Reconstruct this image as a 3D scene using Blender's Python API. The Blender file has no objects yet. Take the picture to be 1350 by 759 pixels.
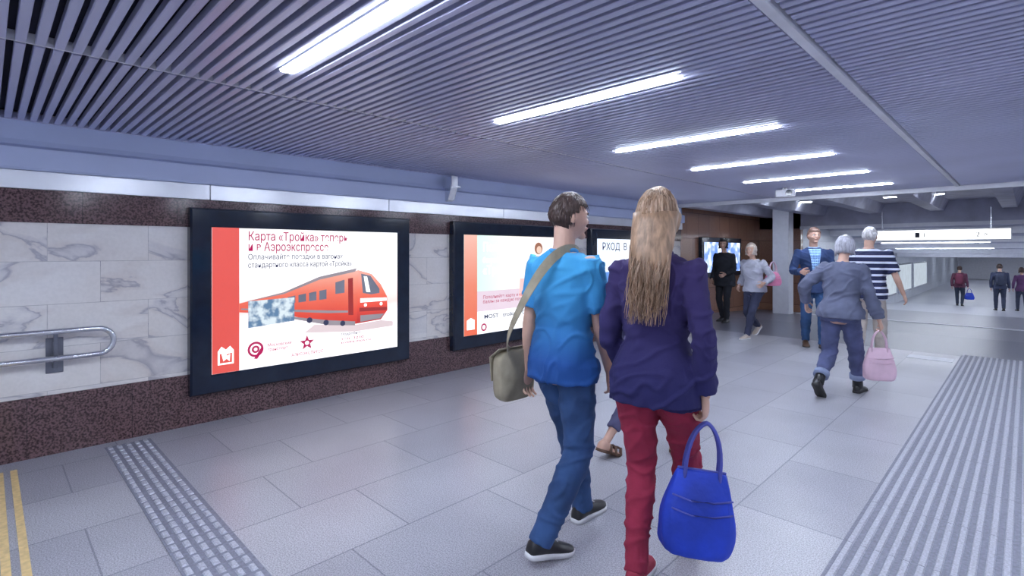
import bpy, bmesh, math, random
from mathutils import Vector, Matrix, noise
random.seed(7)
rad=math.radians
V=Vector
ZUP=V((0,0,1))
scene=bpy.context.scene
COL=scene.collection
# ------------------------------------------------------------------ materials
def newmat(name):
    m=bpy.data.materials.new(name); m.use_nodes=True
    n=m.node_tree.nodes; l=m.node_tree.links
    return m,n,l,n['Principled BSDF']
def c4(c,k=1.0): return (min(1,c[0]*k),min(1,c[1]*k),min(1,c[2]*k),1)
def M(name,c,rough=.5,metal=0,var=.12,scale=8,bump=0,bscale=80,stretch=None):
    m,n,l,b=newmat(name)
    tc=n.new('ShaderNodeTexCoord'); src=tc.outputs['Object']
    if stretch:
        mp=n.new('ShaderNodeMapping'); mp.inputs['Scale'].default_value=stretch
        l.new(src,mp.inputs['Vector']); src=mp.outputs[0]
    nz=n.new('ShaderNodeTexNoise'); nz.inputs['Scale'].default_value=scale; nz.inputs['Detail'].default_value=4
    l.new(src,nz.inputs['Vector'])
    cr=n.new('ShaderNodeValToRGB'); cr.color_ramp.elements[0].position=.3; cr.color_ramp.elements[1].position=.7
    cr.color_ramp.elements[0].color=c4(c,1-var); cr.color_ramp.elements[1].color=c4(c,1+var)
    l.new(nz.outputs['Fac'],cr.inputs[0]); l.new(cr.outputs[0],b.inputs['Base Color'])
    b.inputs['Roughness'].default_value=rough; b.inputs['Metallic'].default_value=metal
    if bump:
        n2=n.new('ShaderNodeTexNoise'); n2.inputs['Scale'].default_value=bscale; l.new(src,n2.inputs['Vector'])
        bp=n.new('ShaderNodeBump'); bp.inputs['Strength'].default_value=bump; bp.inputs['Distance'].default_value=.01
        l.new(n2.outputs['Fac'],bp.inputs['Height']); l.new(bp.outputs[0],b.inputs['Normal'])
    return m
def E(name,c,s,var=.0):
    m,n,l,b=newmat(name)
    tc=n.new('ShaderNodeTexCoord'); nz=n.new('ShaderNodeTexNoise'); nz.inputs['Scale'].default_value=3
    l.new(tc.outputs['Object'],nz.inputs['Vector'])
    cr=n.new('ShaderNodeValToRGB'); cr.color_ramp.elements[0].color=c4(c,1-var); cr.color_ramp.elements[1].color=c4(c,1)
    l.new(nz.outputs['Fac'],cr.inputs[0]); l.new(cr.outputs[0],b.inputs['Emission Color'])
    b.inputs['Base Color'].default_value=(.02,.02,.02,1); b.inputs['Roughness'].default_value=.35
    b.inputs['Emission Strength'].default_value=s
    return m
def brick(name,uaxis,vaxis,w,h,c1,c2,mc,mortar=.004,rough=.4,speck=200,speckamt=.35,vein=False,off=.5,shift=(0,0),cloud=.12,metal=0,cloudc=None):
    m,n,l,b=newmat(name)
    tc=n.new('ShaderNodeTexCoord'); sp=n.new('ShaderNodeSeparateXYZ'); l.new(tc.outputs['Object'],sp.inputs[0])
    cb=n.new('ShaderNodeCombineXYZ')
    for k,(ax,s) in enumerate(((uaxis,shift[0]),(vaxis,shift[1]))):
        ad=n.new('ShaderNodeMath'); ad.operation='ADD'; ad.inputs[1].default_value=s
        l.new(sp.outputs[ax],ad.inputs[0]); l.new(ad.outputs[0],cb.inputs[k])
    br=n.new('ShaderNodeTexBrick'); br.inputs['Scale'].default_value=1
    br.inputs['Brick Width'].default_value=w; br.inputs['Row Height'].default_value=h
    br.inputs['Mortar Size'].default_value=mortar; br.inputs['Mortar Smooth'].default_value=.1
    br.inputs['Color1'].default_value=c4(c1); br.inputs['Color2'].default_value=c4(c2); br.inputs['Mortar'].default_value=c4(mc)
    br.offset=off
    l.new(cb.outputs[0],br.inputs['Vector'])
    def noi(sc,det,lo,hi,p0,p1,warp=0,vec=None):
        z=n.new('ShaderNodeTexNoise'); z.inputs['Scale'].default_value=sc; z.inputs['Detail'].default_value=det
        z.inputs['Distortion'].default_value=warp
        l.new(vec or tc.outputs['Object'],z.inputs['Vector'])
        r=n.new('ShaderNodeValToRGB'); r.color_ramp.elements[0].position=p0; r.color_ramp.elements[1].position=p1
        r.color_ramp.elements[0].color=lo; r.color_ramp.elements[1].color=hi
        l.new(z.outputs['Fac'],r.inputs[0]); return z,r
    def mul(a,bb):
        x=n.new('ShaderNodeMix'); x.data_type='RGBA'; x.blend_type='MULTIPLY'; x.inputs[0].default_value=1
        l.new(a,x.inputs[6]); l.new(bb,x.inputs[7]); return x.outputs[2]
    lo=1-speckamt
    _,r1=noi(speck,2,(lo,lo,lo,1),(1.0,1,1,1),.38,.6)
    _,r2=noi(1.6,5,cloudc or ((1-cloud,)*3+(1,)),(1,1,1,1),.3,.7)
    col=mul(mul(br.outputs['Color'],r1.outputs[0]),r2.outputs[0])
    if vein:
        ad=n.new('ShaderNodeVectorMath'); ad.operation='MULTIPLY_ADD'
        l.new(br.outputs['Color'],ad.inputs[0]); ad.inputs[1].default_value=(30,30,30)
        mp=n.new('ShaderNodeMapping'); mp.inputs['Rotation'].default_value=(rad(38),0,0); mp.inputs['Scale'].default_value=(1,.75,1.9)
        l.new(tc.outputs['Object'],mp.inputs[0]); l.new(mp.outputs[0],ad.inputs[2])
        z=n.new('ShaderNodeTexNoise'); z.inputs['Scale'].default_value=1.3; z.inputs['Detail'].default_value=8; z.inputs['Distortion'].default_value=.9
        l.new(ad.outputs[0],z.inputs['Vector'])
        r=n.new('ShaderNodeValToRGB'); e=r.color_ramp.elements
        e[0].position=.43; e[0].color=(1,1,1,1); e[1].position=.57; e[1].color=(1,1,1,1)
        k=e.new(.500); k.color=(.56,.56,.63,1); k=e.new(.482); k.color=(.84,.84,.87,1); k=e.new(.514); k.color=(.92,.90,.89,1)
        l.new(z.outputs['Fac'],r.inputs[0]); col=mul(col,r.outputs[0])
    l.new(col,b.inputs['Base Color']); b.inputs['Roughness'].default_value=rough; b.inputs['Metallic'].default_value=metal
    bp=n.new('ShaderNodeBump'); bp.inputs['Strength'].default_value=.25; bp.inputs['Distance'].default_value=.003; bp.invert=True
    l.new(br.outputs['Fac'],bp.inputs['Height']); l.new(bp.outputs[0],b.inputs['Normal'])
    return m
# ------------------------------------------------------------------ mesh builder
class MB:
    def __init__(s): s.v=[]; s.f=[]; s.m=[]
    def face(s,pts,mi=0):
        b=len(s.v); s.v+= [tuple(p) for p in pts]; s.f.append(tuple(range(b,b+len(pts)))); s.m.append(mi)
    def box(s,lo,hi,mi=0):
        x0,y0,z0=lo; x1,y1,z1=hi; b=len(s.v)
        s.v+=[(x0,y0,z0),(x1,y0,z0),(x1,y1,z0),(x0,y1,z0),(x0,y0,z1),(x1,y0,z1),(x1,y1,z1),(x0,y1,z1)]
        for f in ((0,3,2,1),(4,5,6,7),(0,1,5,4),(1,2,6,5),(2,3,7,6),(3,0,4,7)):
            s.f.append(tuple(b+i for i in f)); s.m.append(mi)
    def loft(s,rings,mi=0,cap=True,closed=False):
        b=len(s.v); n=len(rings[0])
        for r in rings: s.v+=[tuple(p) for p in r]
        R=len(rings)
        for i in range(R if closed else R-1):
            j2=(i+1)%R
            for j in range(n):
                k=(j+1)%n
                s.f.append((b+i*n+j,b+i*n+k,b+j2*n+k,b+j2*n+j)); s.m.append(mi)
        if cap and not closed:
            for i in (0,R-1):
                c=sum((V(p) for p in rings[i]),V())/n
                s.v.append(tuple(c)); ci=len(s.v)-1
                for j in range(n):
                    k=(j+1)%n
                    s.f.append((ci,b+i*n+k,b+i*n+j) if i==0 else (ci,b+i*n+j,b+i*n+k)); s.m.append(mi)
    def tube(s,P,R,side=V((1,0,0)),n=12,mi=0,flat=1.0,roundcap=True,closed=False):
        P=[V(p) for p in P]; rings=[]; N=len(P)
        if not isinstance(R,(list,tuple)): R=[R]*N
        data=[]
        for i in range(N):
            a=P[i-1] if (i>0 or closed) else P[i]; c=P[(i+1)%N] if (i<N-1 or closed) else P[i]
            t=(c-a); t=t.normalized() if t.length>1e-9 else ZUP
            u=(side-t*side.dot(t))
            if u.length<1e-3: u=V((0,1,0))-t*t.y
            u.normalize(); w=t.cross(u); data.append((P[i],t,u,w,R[i]))
        def rg(p,u,w,r): return [p+u*r*math.cos(2*math.pi*j/n)+w*r*flat*math.sin(2*math.pi*j/n) for j in range(n)]
        if roundcap and not closed:
            p,t,u,w,r=data[0]
            rings+= [rg(p-t*r*.85,u,w,r*.45),rg(p-t*r*.5,u,w,r*.82)]
        for p,t,u,w,r in data: rings.append(rg(p,u,w,r))
        if roundcap and not closed:
            p,t,u,w,r=data[-1]
            rings+= [rg(p+t*r*.5,u,w,r*.82),rg(p+t*r*.85,u,w,r*.45)]
        s.loft(rings,mi,closed=closed)
    def ell(s,c,r,M3=None,n=14,mi=0):
        rings=[]
        for i in range(1,n//2+1):
            th=math.pi*i/(n//2+1)
            rings.append([])
            for j in range(n):
                ph=2*math.pi*j/n
                p=V((r[0]*math.sin(th)*math.cos(ph),r[1]*math.sin(th)*math.sin(ph),r[2]*math.cos(th)))
                if M3: p=M3@p
                rings[-1].append(V(c)+p)
        s.loft(rings,mi)
    def build(s,name,mats,parent=None,smooth=False,bevel=0,recalc=True):
        me=bpy.data.meshes.new(name); me.from_pydata(s.v,[],s.f)
        if not isinstance(mats,(list,tuple)): mats=[mats]
        for m in mats: me.materials.append(m)
        me.polygons.foreach_set('material_index',s.m)
        me.update()
        if recalc:
            bm=bmesh.new(); bm.from_mesh(me); bmesh.ops.recalc_face_normals(bm,faces=bm.faces); bm.to_mesh(me); bm.free()
        if smooth: me.polygons.foreach_set('use_smooth',[True]*len(me.polygons))
        o=bpy.data.objects.new(name,me); COL.objects.link(o)
        if parent: o.parent=parent
        if bevel:
            md=o.modifiers.new('b','BEVEL'); md.width=bevel; md.segments=2; md.limit_method='ANGLE'
        return o
def empty(name,loc=(0,0,0),th=0):
    o=bpy.data.objects.new(name,None); COL.objects.link(o); o.location=loc; o.rotation_euler=(0,0,rad(th)); o.empty_display_size=.1
    return o
def boxo(name,lo,hi,mat,parent=None,bevel=0):
    mb=MB(); mb.box(lo,hi); return mb.build(name,mat,parent,bevel=bevel)
def remesh(mb,name,mat,parent,vox,it=4,amp=0,fs=9,vstretch=1.0,folds=None):
    o=mb.build(name,mat,parent)
    md=o.modifiers.new('r','REMESH'); md.mode='VOXEL'; md.voxel_size=vox; md.use_smooth_shade=True
    sm=o.modifiers.new('s','SMOOTH'); sm.factor=.5; sm.iterations=it
    dg=bpy.context.evaluated_depsgraph_get(); dg.update()
    me=bpy.data.meshes.new_from_object(o.evaluated_get(dg))
    o.modifiers.clear(); old=o.data; o.data=me; bpy.data.meshes.remove(old)
    if not me.materials: me.materials.append(mat)
    if amp:
        off=V((random.random()*50,random.random()*50,0))
        ns=[v.normal.copy() for v in me.vertices]
        for v,nn in zip(me.vertices,ns):
            c=v.co
            q=V((c.x*fs,c.y*fs,c.z*fs*vstretch))+off
            d=noise.noise(q)+.4*noise.noise(q*2.3)
            # creases: ridged noise along warped diagonals
            w=noise.noise(q*.5+V((5,1,2)))
            r1=1-min(1,abs(noise.noise(V((c.x*5+c.z*4+w*2,c.y*5,c.z*10-c.x*5))+off))*4.5)
            d+= 1.1*r1-.3
            v.co+=nn*amp*d
    me.polygons.foreach_set('use_smooth',[True]*len(me.polygons)); me.update()
    return o
# ------------------------------------------------------------------ shared materials
m_floor=brick('granite_floor_tiles',1,0,.92,.6,(.58,.575,.63),(.48,.475,.54),(.30,.30,.36),mortar=.0045,rough=.31,speck=150,speckamt=.45,off=.37,shift=(.2,.02),cloud=.15)
m_floor2=M('dark_granite_floor',(.155,.16,.205),rough=.30,var=.3,scale=60)
m_floor3=M('tunnel_floor_granite',(.36,.37,.43),rough=.3,var=.2,scale=30)
m_marble=brick('marble_wall_tiles',1,2,.62,.318,(.88,.86,.85),(.84,.81,.79),(.60,.58,.58),mortar=.002,rough=.16,speck=40,speckamt=.04,vein=True,shift=(.3,.166),cloudc=(.90,.86,.82,1))
m_gran=brick('brown_granite_panels',1,2,.62,.5,(.20,.115,.12),(.16,.095,.105),(.06,.04,.045),mortar=.002,rough=.13,speck=70,speckamt=.75,shift=(.1,.02))
m_soffit=M('painted_soffit',(.50,.57,.80),rough=.5,var=.05,scale=2)
m_steel=M('brushed_steel',(.74,.76,.80),rough=.22,metal=1,var=.06,scale=5)
m_steelp=M('satin_steel_panel',(.80,.82,.88),rough=.3,metal=.6,var=.05,scale=3)
m_white=M('white_paint',(.78,.79,.85),rough=.45,var=.05)
m_slat=M('lacquered_slat',(.52,.535,.72),rough=.36,metal=.25,var=.06,scale=1.2)
m_void=M('ceiling_void',(.010,.012,.038),rough=.8)
m_led=E('led_diffuser',(.78,.86,1.0),94)
m_led2=E('far_light_diffuser',(.82,.89,1.0),38)
m_black=M('black_gloss_frame',(.010,.018,.038),rough=.12,var=.2)
m_tact=M('tactile_paving',(.46,.465,.53),rough=.5,var=.25,scale=90)
m_tactd=M('tactile_paving_grooves',(.22,.225,.28),rough=.6,var=.2,scale=60)
m_yellow=M('yellow_marking',(.82,.60,.28),rough=.5,var=.15,scale=30)
m_conc=M('painted_concrete',(.50,.51,.62),rough=.6,var=.15,scale=3)
# ------------------------------------------------------------------ room shell
CZ=2.438; WX=-5.13; XR=4.2; YB=-6.0; YE=9.8
mb=MB(); mb.box((WX-.6,YB,-.12),(XR,YE,0)); mb.build('floor',m_floor)
boxo('floor_hall',(-6.2,YE,-.12),(XR,12.0,0),m_floor2)
mb=MB()
def slab(y0,z0,y1,z1,x0,x1,t,mi=0):
    r0=[(x0,y0,z0),(x1,y0,z0),(x1,y0,z0-t),(x0,y0,z0-t)]
    r1=[(x0,y1,z1),(x1,y1,z1),(x1,y1,z1-t),(x0,y1,z1-t)]
    mb.loft([r0,r1],mi)
slab(12,0,22,-.51,-6.2,XR,.15,0); slab(22,-.51,31,-.97,-6.2,XR,.15,1); slab(31,-.97,62,-.97,-6.2,XR,.15,1)
mb.build('floor_ramp',[m_floor2,m_floor3])
def zr(y): return 0 if y<12 else (-.97*(y-12)/19 if y<31 else -.97)
boxo('floor_threshold',( -4.4,15.2,zr(15.35)-.05),(XR,15.32,zr(15.2)+.012),m_white)
boxo('wall_left',(WX-.25,YB,0),(WX,10.16,2.6),m_marble)
boxo('baseboard_left',(WX-.01,YB,0),(WX+.012,10.17,.44),m_gran)
boxo('trim_1',(WX-.01,YB,1.708),(WX+.012,10.17,1.948),m_gran)
mb=MB()
for i in range(9):
    y0=YB+i*1.8+.19; mb.box((WX-.01,y0,1.948),(WX+.035,min(10.18,y0+1.794),2.08))
mb.build('trim_2',m_steelp,bevel=.004)
mb=MB()
prof=[(WX-.02,2.08),(WX+.075,2.08),(WX+.085,2.095),(WX+.085,2.235),(WX+.02,2.262),(WX+.012,2.30),(WX+.012,2.47),(WX-.02,2.47)]
mb.loft([[(x,YB,z) for x,z in prof],[(x,10.18,z) for x,z in prof]])
mb.build('trim_soffit_left',m_soffit)
m_panel=M('service_wall_panel',(.72,.72,.78),rough=.4,var=.06)
boxo('wall_right',(XR,YB,-1.2),(XR+.2,62,2.9),m_panel)
boxo('wall_back',(WX-.3,YB-.2,0),(XR+.2,YB,2.9),m_panel)
m_brown=brick('brown_granite_wall',1,2,.6,.6,(.50,.26,.17),(.38,.20,.14),(.10,.06,.05),rough=.2,speck=60,speckamt=.4)
boxo('wall_return',(-5.8,10.0,0),(WX-.25,10.16,2.9),m_marble)
boxo('wall_recess',(-5.85,10.16,-.4),(-5.6,16.0,2.9),m_brown)
boxo('wall_recess_end',(-5.85,16.0,-.4),(-4.5,16.2,2.9),m_brown)
m_tun=brick('tunnel_wall_tiles',1,2,1.2,.6,(.62,.66,.72),(.56,.60,.67),(.36,.38,.43),rough=.3,speck=60,speckamt=.15)
boxo('wall_tunnel_left',(-4.75,16.2,-1.1),(-4.5,62,2.6),m_tun)
boxo('wall_tunnel_end',(-4.8,62,-1.1),(XR,62.2,2.4),m_white)
E_panel=E('glazed_panel_light',(.66,.76,.86),.85,.35)
for i,(a,b) in enumerate(((27.5,30.5),(31.2,35.0),(35.8,41))):
    r=empty('illuminated_wall_panel',(-4.5,a,-.55))
    boxo('frame',(0,0,0),(.06,b-a,1.45),m_steel,r,bevel=.01); boxo('glass',(.05,.08,.08),(.066,b-a-.08,1.37),E_panel,r)
# ceiling: slats running across the passage
mb=MB()
mb.box((WX-.02,YB,2.50),(XR,YE,2.56),1)
segs=[(WX+.012,-3.240),(-3.200,-.745),(-.675,1.8),(1.83,XR-.01)]
pitch=.066; y=YB+.02
led_y=[-3.5,-1.95,-.42,1.10,2.62,4.17,5.72,7.27,8.80]
ledx=[(-2.75,-1.32),(.585,1.765)]
SW=.038
while y<YE-.05:
    hit=any(y+SW>ly-.035 and y<ly+.035 for ly in led_y)
    for a,b in segs:
        sub=[(a,b)]
        if hit:
            for p,q in ledx:
                if p>a and q<b: sub=[(a,p),(q,b)]
        for p,q in sub:
            mb.loft([[(p,y,CZ+.04),(p,y,CZ+.004),(p,y+.004,CZ),(p,y+SW-.004,CZ),(p,y+SW,CZ+.004),(p,y+SW,CZ+.04)],
                     [(q,y,CZ+.04),(q,y,CZ+.004),(q,y+.004,CZ),(q,y+SW-.004,CZ),(q,y+SW,CZ+.004),(q,y+SW,CZ+.04)]],0)
    y+=pitch
mb.box((-.73,YB,CZ-.012),(-.69,YE,CZ+.05),2)
mb.box((-3.226,YB,CZ+.004),(-3.214,YE,CZ+.05),2)
mb.box((WX+.0,YB,CZ-.004),(WX+.03,YE,CZ+.05),0)
mb.build('ceiling',[m_slat,m_void,m_white])
def led(x0,x1,y):
    r=empty('linear_ceiling_light',((x0+x1)/2,y,CZ)); hx=(x1-x0)/2
    boxo('housing',(-hx-.01,-.034,.0),(hx+.01,.034,.055),m_white,r)
    boxo('diffuser',(-hx,-.027,-.010),(hx,.027,.004),m_led,r)
for ly in led_y:
    led(-2.74,-1.33,ly); led(.6,1.75,ly)  # second, right-hand row is out of view, added to brighten the passage
boxo('trim_fascia',(-6,YE,2.375),(XR,YE+.07,2.56),m_white)
mb=MB(); mb.box((-6.2,YE+.07,2.70),(XR,16,2.85),0)
x=-5.5
while x<XR-.4:
    mb.loft([[(x,YE+.07,2.72),(x+.10,YE+.07,2.46),(x+.34,YE+.07,2.46),(x+.44,YE+.07,2.72)],[(x,16,2.72),(x+.10,16,2.46),(x+.34,16,2.46),(x+.44,16,2.72)]],0); x+=1.25
mb.build('ceiling_hall',m_conc)
boxo('trim_hall_beam',(-6.2,16.0,2.13),(XR,16.35,2.85),m_conc)
boxo('trim_hall_beam_edge',(-4.5,15.94,2.10),(XR,16.0,2.19),m_white)
mb=MB()
slab(16.35,2.32,31,1.40,-4.75,XR,-.15,0); slab(31,1.40,62,1.30,-4.75,XR,-.15,0)
def cz(y): return 2.32-.92*(y-16.35)/14.65 if y<31 else 1.40-.1*(y-31)/31
for yy in (19,22,25,28,31,36,42,48,54):
    mb.box((-4.6,yy,cz(yy)-.17),(XR,yy+.45,cz(yy)+.1),1)
mb.build('ceiling_tunnel',[m_conc,m_white])
def tl(yy,x0,x1,z,w=.09,m=m_led2,nm='linear_ceiling_light'):
    r=empty(nm,((x0+x1)/2,yy,z)); hx=(x1-x0)/2
    boxo('housing',(-hx-.02,-w/2-.015,0),(hx+.02,w/2+.015,.05),m_white,r)
    boxo('diffuser',(-hx,-w/2,-.012),(hx,w/2,.002),m,r)
for yy in (17.6,20.7,23.7,26.7,29.7,33.5,39,45,51,57):
    tl(yy,-3.9,-.9,cz(yy)-.05); tl(yy,.4,3.4,cz(yy)-.05)
for yy in (11.5,13.6):
    tl(yy,-4.6,-3.6,2.70-.04,.09); tl(yy,-2.2,-1.2,2.70-.04,.09); tl(yy,1,2.2,2.66,.12)
mb=MB(); mb.box((-4.82,14.7,-.2),(-4.42,15.1,2.70)); col=mb.build('square_column',m_white,bevel=.02)
# wayfinding sign
sg=empty('illuminated_direction_sign',(-1.58,15.75,1.885))
boxo('housing',(-1.34,-.07,-.13),(1.34,.07,.13),m_white,sg,bevel=.008)
boxo('face',(-1.32,-.076,-.112),(1.32,-.069,.112),E('sign_face',(.93,.96,1),2.2),sg)
for xx in (-1.0,1.0): boxo('hanger',(xx-.012,-.012,.12),(xx+.012,.012,.60),m_steel,sg)
m_sd=M('sign_print',(.01,.015,.04),rough=.4)
def txt(body,loc,width,size,mat,parent,rot=(math.pi/2,0,math.pi/2),name='lettering',bold=.006):
    cu=bpy.data.curves.new(name,'FONT'); cu.body=body; cu.size=size; cu.extrude=.0004; cu.offset=size*bold
    o=bpy.data.objects.new(name,cu); COL.objects.link(o); cu.materials.append(mat)
    bpy.context.view_layer.update()
    w=o.dimensions.x
    if width and w>1e-4: o.scale=(width/w,1,1)
    o.location=loc; o.rotation_euler=rot; o.parent=parent; return o
for xx,t in ((-.2,'1'),(.75,'2 >')):
    txt(t,(xx,-.079,-.055),None,.15,m_sd,sg,rot=(math.pi/2,0,0))
mb=MB(); mb.box((-.34,-.080,-.06),(-.25,-.077,.06)); mb.build('pictogram',m_sd,sg)
# security camera under the ceiling
sc=empty('security_camera',(-2.56,8.35,2.36),20)
mb=MB(); mb.box((-.13,-.09,-.06),(.13,.09,.05)); mb.build('body',m_white,sc,bevel=.018)
mb=MB(); mb.tube([(0.04,-.085,-.005),(0.04,-.115,-.005)],.042,n=20,roundcap=False); mb.build('lens',m_black,sc)
mb=MB(); mb.tube([(0,0,.04),(0,0,.085)],.03,n=14,roundcap=False); mb.build('mount',m_white,sc)
bk=empty('wall_bracket',(WX+.10,3.99,2.27))
mb=MB(); mb.loft([[(-.02,-.05,-.17),(.04,-.05,-.15),(.11,-.05,.02),(.11,-.05,.14),(-.02,-.05,.14)],[(-.02,.05,-.17),(.04,.05,-.15),(.11,.05,.02),(.11,.05,.14),(-.02,.05,.14)]]); mb.build('plate',m_steel,bk,bevel=.005)
boxo('foot',(-.03,-.075,-.005),(.13,.075,.02),m_steel,bk,bevel=.003)
# ------------------------------------------------------------------ floor details
mb=MB(); mb.box((-.68,YB+.1,0.0),(.5,9.92,.004),1)
for i in range(20):
    x=-.665+i*.058
    yy=YB+.12
    while yy<9.88:
        y1=min(9.9,yy+.596)
        mb.loft([[(x,yy,.003),(x+.034,yy,.003),(x+.028,yy,.0115),(x+.006,yy,.0115)],[(x,y1,.003),(x+.034,y1,.003),(x+.028,y1,.0115),(x+.006,y1,.0115)]],0); yy+=.6
mb.build('tactile_guide_strip',[m_tact,m_tactd])
mb=MB(); mb.box((-5.0,.64,0),(-.75,.93,.003),1)
x=-4.98
while x<-.8:
    for j in range(5):
        y0=.652+j*.056
        mb.loft([[(x,y0,.002),(x+.064,y0,.002),(x+.064,y0+.032,.002),(x,y0+.032,.002)],[(x+.006,y0+.006,.0105),(x+.058,y0+.006,.0105),(x+.058,y0+.026,.0105),(x+.006,y0+.026,.0105)]],0)
    x+=.09
mb.build('tactile_warning_strip',[m_tact,m_tactd])
mb=MB(); mb.box((-4.93,.05,0),(1.5,.085,.003)); mb.box((-4.93,.118,0),(1.5,.153,.003)); mb.build('yellow_floor_marking',m_yellow)
boxo('floor_access_cover',(-1.22,9.16,0),(-.72,9.46,.005),M('pale_cover',(.66,.67,.72),rough=.4))
# handrail
hr=empty('handrail',(WX+.10,0,0))
mb=MB(); P=[(0,-2.4,.915),(0,.56,.915)]
for a in range(1,12):
    t=math.pi*a/12; P.append((0,.60+.098*math.sin(t),.817+.098*math.cos(t)))
P+=[(0,.56,.719),(0,-2.4,.719)]
mb.tube(P,.021,n=16); mb.build('rail',m_steel,hr,smooth=True)
m_brk=M('dark_steel_bracket',(.22,.23,.27),rough=.3,metal=.9)
for yy in (-1.6,-.6,.36):
    mb=MB(); mb.box((-.10,yy-.05,.60),(-.088,yy+.05,.86)); mb.box((-.09,yy-.018,.70),(.0,yy+.018,.74)); mb.box((-.09,yy-.012,.64),(-.03,yy+.012,.83)); mb.box((-.03,yy-.012,.74),(.012,yy+.012,.90))
    mb.build('bracket',m_brk,hr,bevel=.004)
# ------------------------------------------------------------------ advertising lightboxes
E_white=E('ad_white',(.95,.97,1),1.5); E_red=E('ad_red',(.86,.10,.08),1.0,.1); E_crim=E('ad_crimson',(.58,.01,.12),.85)
E_navy=E('ad_navy',(.05,.06,.16),.6); E_pink=E('ad_pink',(1,.62,.60),1.15,.1); E_dred=E('ad_dark_red',(.45,.03,.03),.8)
E_glass=E('ad_glass',(.28,.30,.42),.8,.5); E_grey=E('ad_grey',(.45,.40,.46),.9,.4); E_wh2=E('ad_pure_white',(1,1,1),1.5)
def ad_bg(name,stops,axis,a,b,s,noisy=0):
    m,n,l,bs=newmat(name); tc=n.new('ShaderNodeTexCoord'); sp=n.new('ShaderNodeSeparateXYZ'); l.new(tc.outputs['Object'],sp.inputs[0])
    src=sp.outputs[axis]
    if noisy:
        nz=n.new('ShaderNodeTexNoise'); nz.inputs['Scale'].default_value=3.0; nz.inputs['Detail'].default_value=5; l.new(tc.outputs['Object'],nz.inputs['Vector'])
        ma=n.new('ShaderNodeMath'); ma.operation='MULTIPLY_ADD'; ma.inputs[1].default_value=noisy; l.new(nz.outputs['Fac'],ma.inputs[0]); l.new(src,ma.inputs[2]); src=ma.outputs[0]
    mr=n.new('ShaderNodeMapRange'); mr.inputs[1].default_value=a; mr.inputs[2].default_value=b; l.new(src,mr.inputs[0])
    cr=n.new('ShaderNodeValToRGB'); e=cr.color_ramp.elements
    e[0].position=stops[0][0]; e[0].color=c4(stops[0][1]); e[1].position=stops[-1][0]; e[1].color=c4(stops[-1][1])
    for p,c in stops[1:-1]: k=e.new(p); k.color=c4(c)
    l.new(mr.outputs[0],cr.inputs[0]); l.new(cr.outputs[0],bs.inputs['Emission Color']); bs.inputs['Emission Strength'].default_value=s
    bs.inputs['Base Color'].default_value=(.02,.02,.02,1); bs.inputs['Roughness'].default_value=.3; return m
def lightbox(y0,facemat):
    r=empty('advertising_lightbox',(WX,y0,.262))
    W,Hh=2.205,1.61; T=.10; b=.165
    mb=MB()
    def fr(x,i): return [(x,i,i),(x,W-i,i),(x,W-i,Hh-i),(x,i,Hh-i)]
    mb.loft([fr(0,0),fr(T-.02,0),fr(T,.014),fr(T,b-.012),fr(T-.012,b)],cap=False); mb.face([(0,0,0),(0,W,0),(0,W,Hh),(0,0,Hh)])
    mb.build('frame',m_black,r)
    boxo('face',(T-.03,b-.01,b-.01),(T-.012,W-b+.01,Hh-b+.01),facemat,r)
    return r
X0=.10-.011
def poly(r,pts,mat,k,name='print',y0=1.22):
    mb=MB(); mb.face([(X0+.0012*k,y-y0,z-.262) for y,z in pts]); o=mb.build(name,mat,r,recalc=False)
    return o
def disc(r,cy,cz_,ra,mat,k,n=28,y0=1.22,inner=None,name='print'):
    if inner is None: return poly(r,[(cy+ra*math.cos(2*math.pi*i/n),cz_+ra*math.sin(2*math.pi*i/n)) for i in range(n)],mat,k,name,y0)
    mb=MB(); A=lambda q:[(X0+.0012*k,cy-y0+q*math.cos(2*math.pi*i/n),cz_-.262+q*math.sin(2*math.pi*i/n)) for i in range(n)]
    mb.loft([A(ra),A(inner)],cap=False); return mb.build(name,mat,r,recalc=False)
lb=lightbox(1.22,ad_bg('ad_face_train',[(0,(.97,.97,1)),(.30,(.97,.93,.97)),(.40,(1,.66,.64)),(.49,(1,.80,.78)),(.64,(.96,.96,1)),(1,(.95,.97,1))],2,.22,1.55,1.3,.12))
poly(lb,[(1.386,.428),(1.606,.428),(1.606,1.709),(1.386,1.709)],E_red,1,'red_strip')
XT=X0+.006
txt('Карта «Тройка» теперь',(XT,1.677-1.22,1.600-.262),.97,.112,E_crim,lb,bold=.008)
txt('и в Аэроэкспрессе',(XT,1.677-1.22,1.503-.262),.76,.112,E_crim,lb,bold=.008)
txt('Оплачивайте поездки в вагонах',(XT,1.677-1.22,1.425-.262),.92,.068,E_navy,lb,bold=.002)
txt('стандартного класса картой «Тройка»',(XT,1.677-1.22,1.350-.262),1.02,.068,E_navy,lb,bold=.002)
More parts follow.
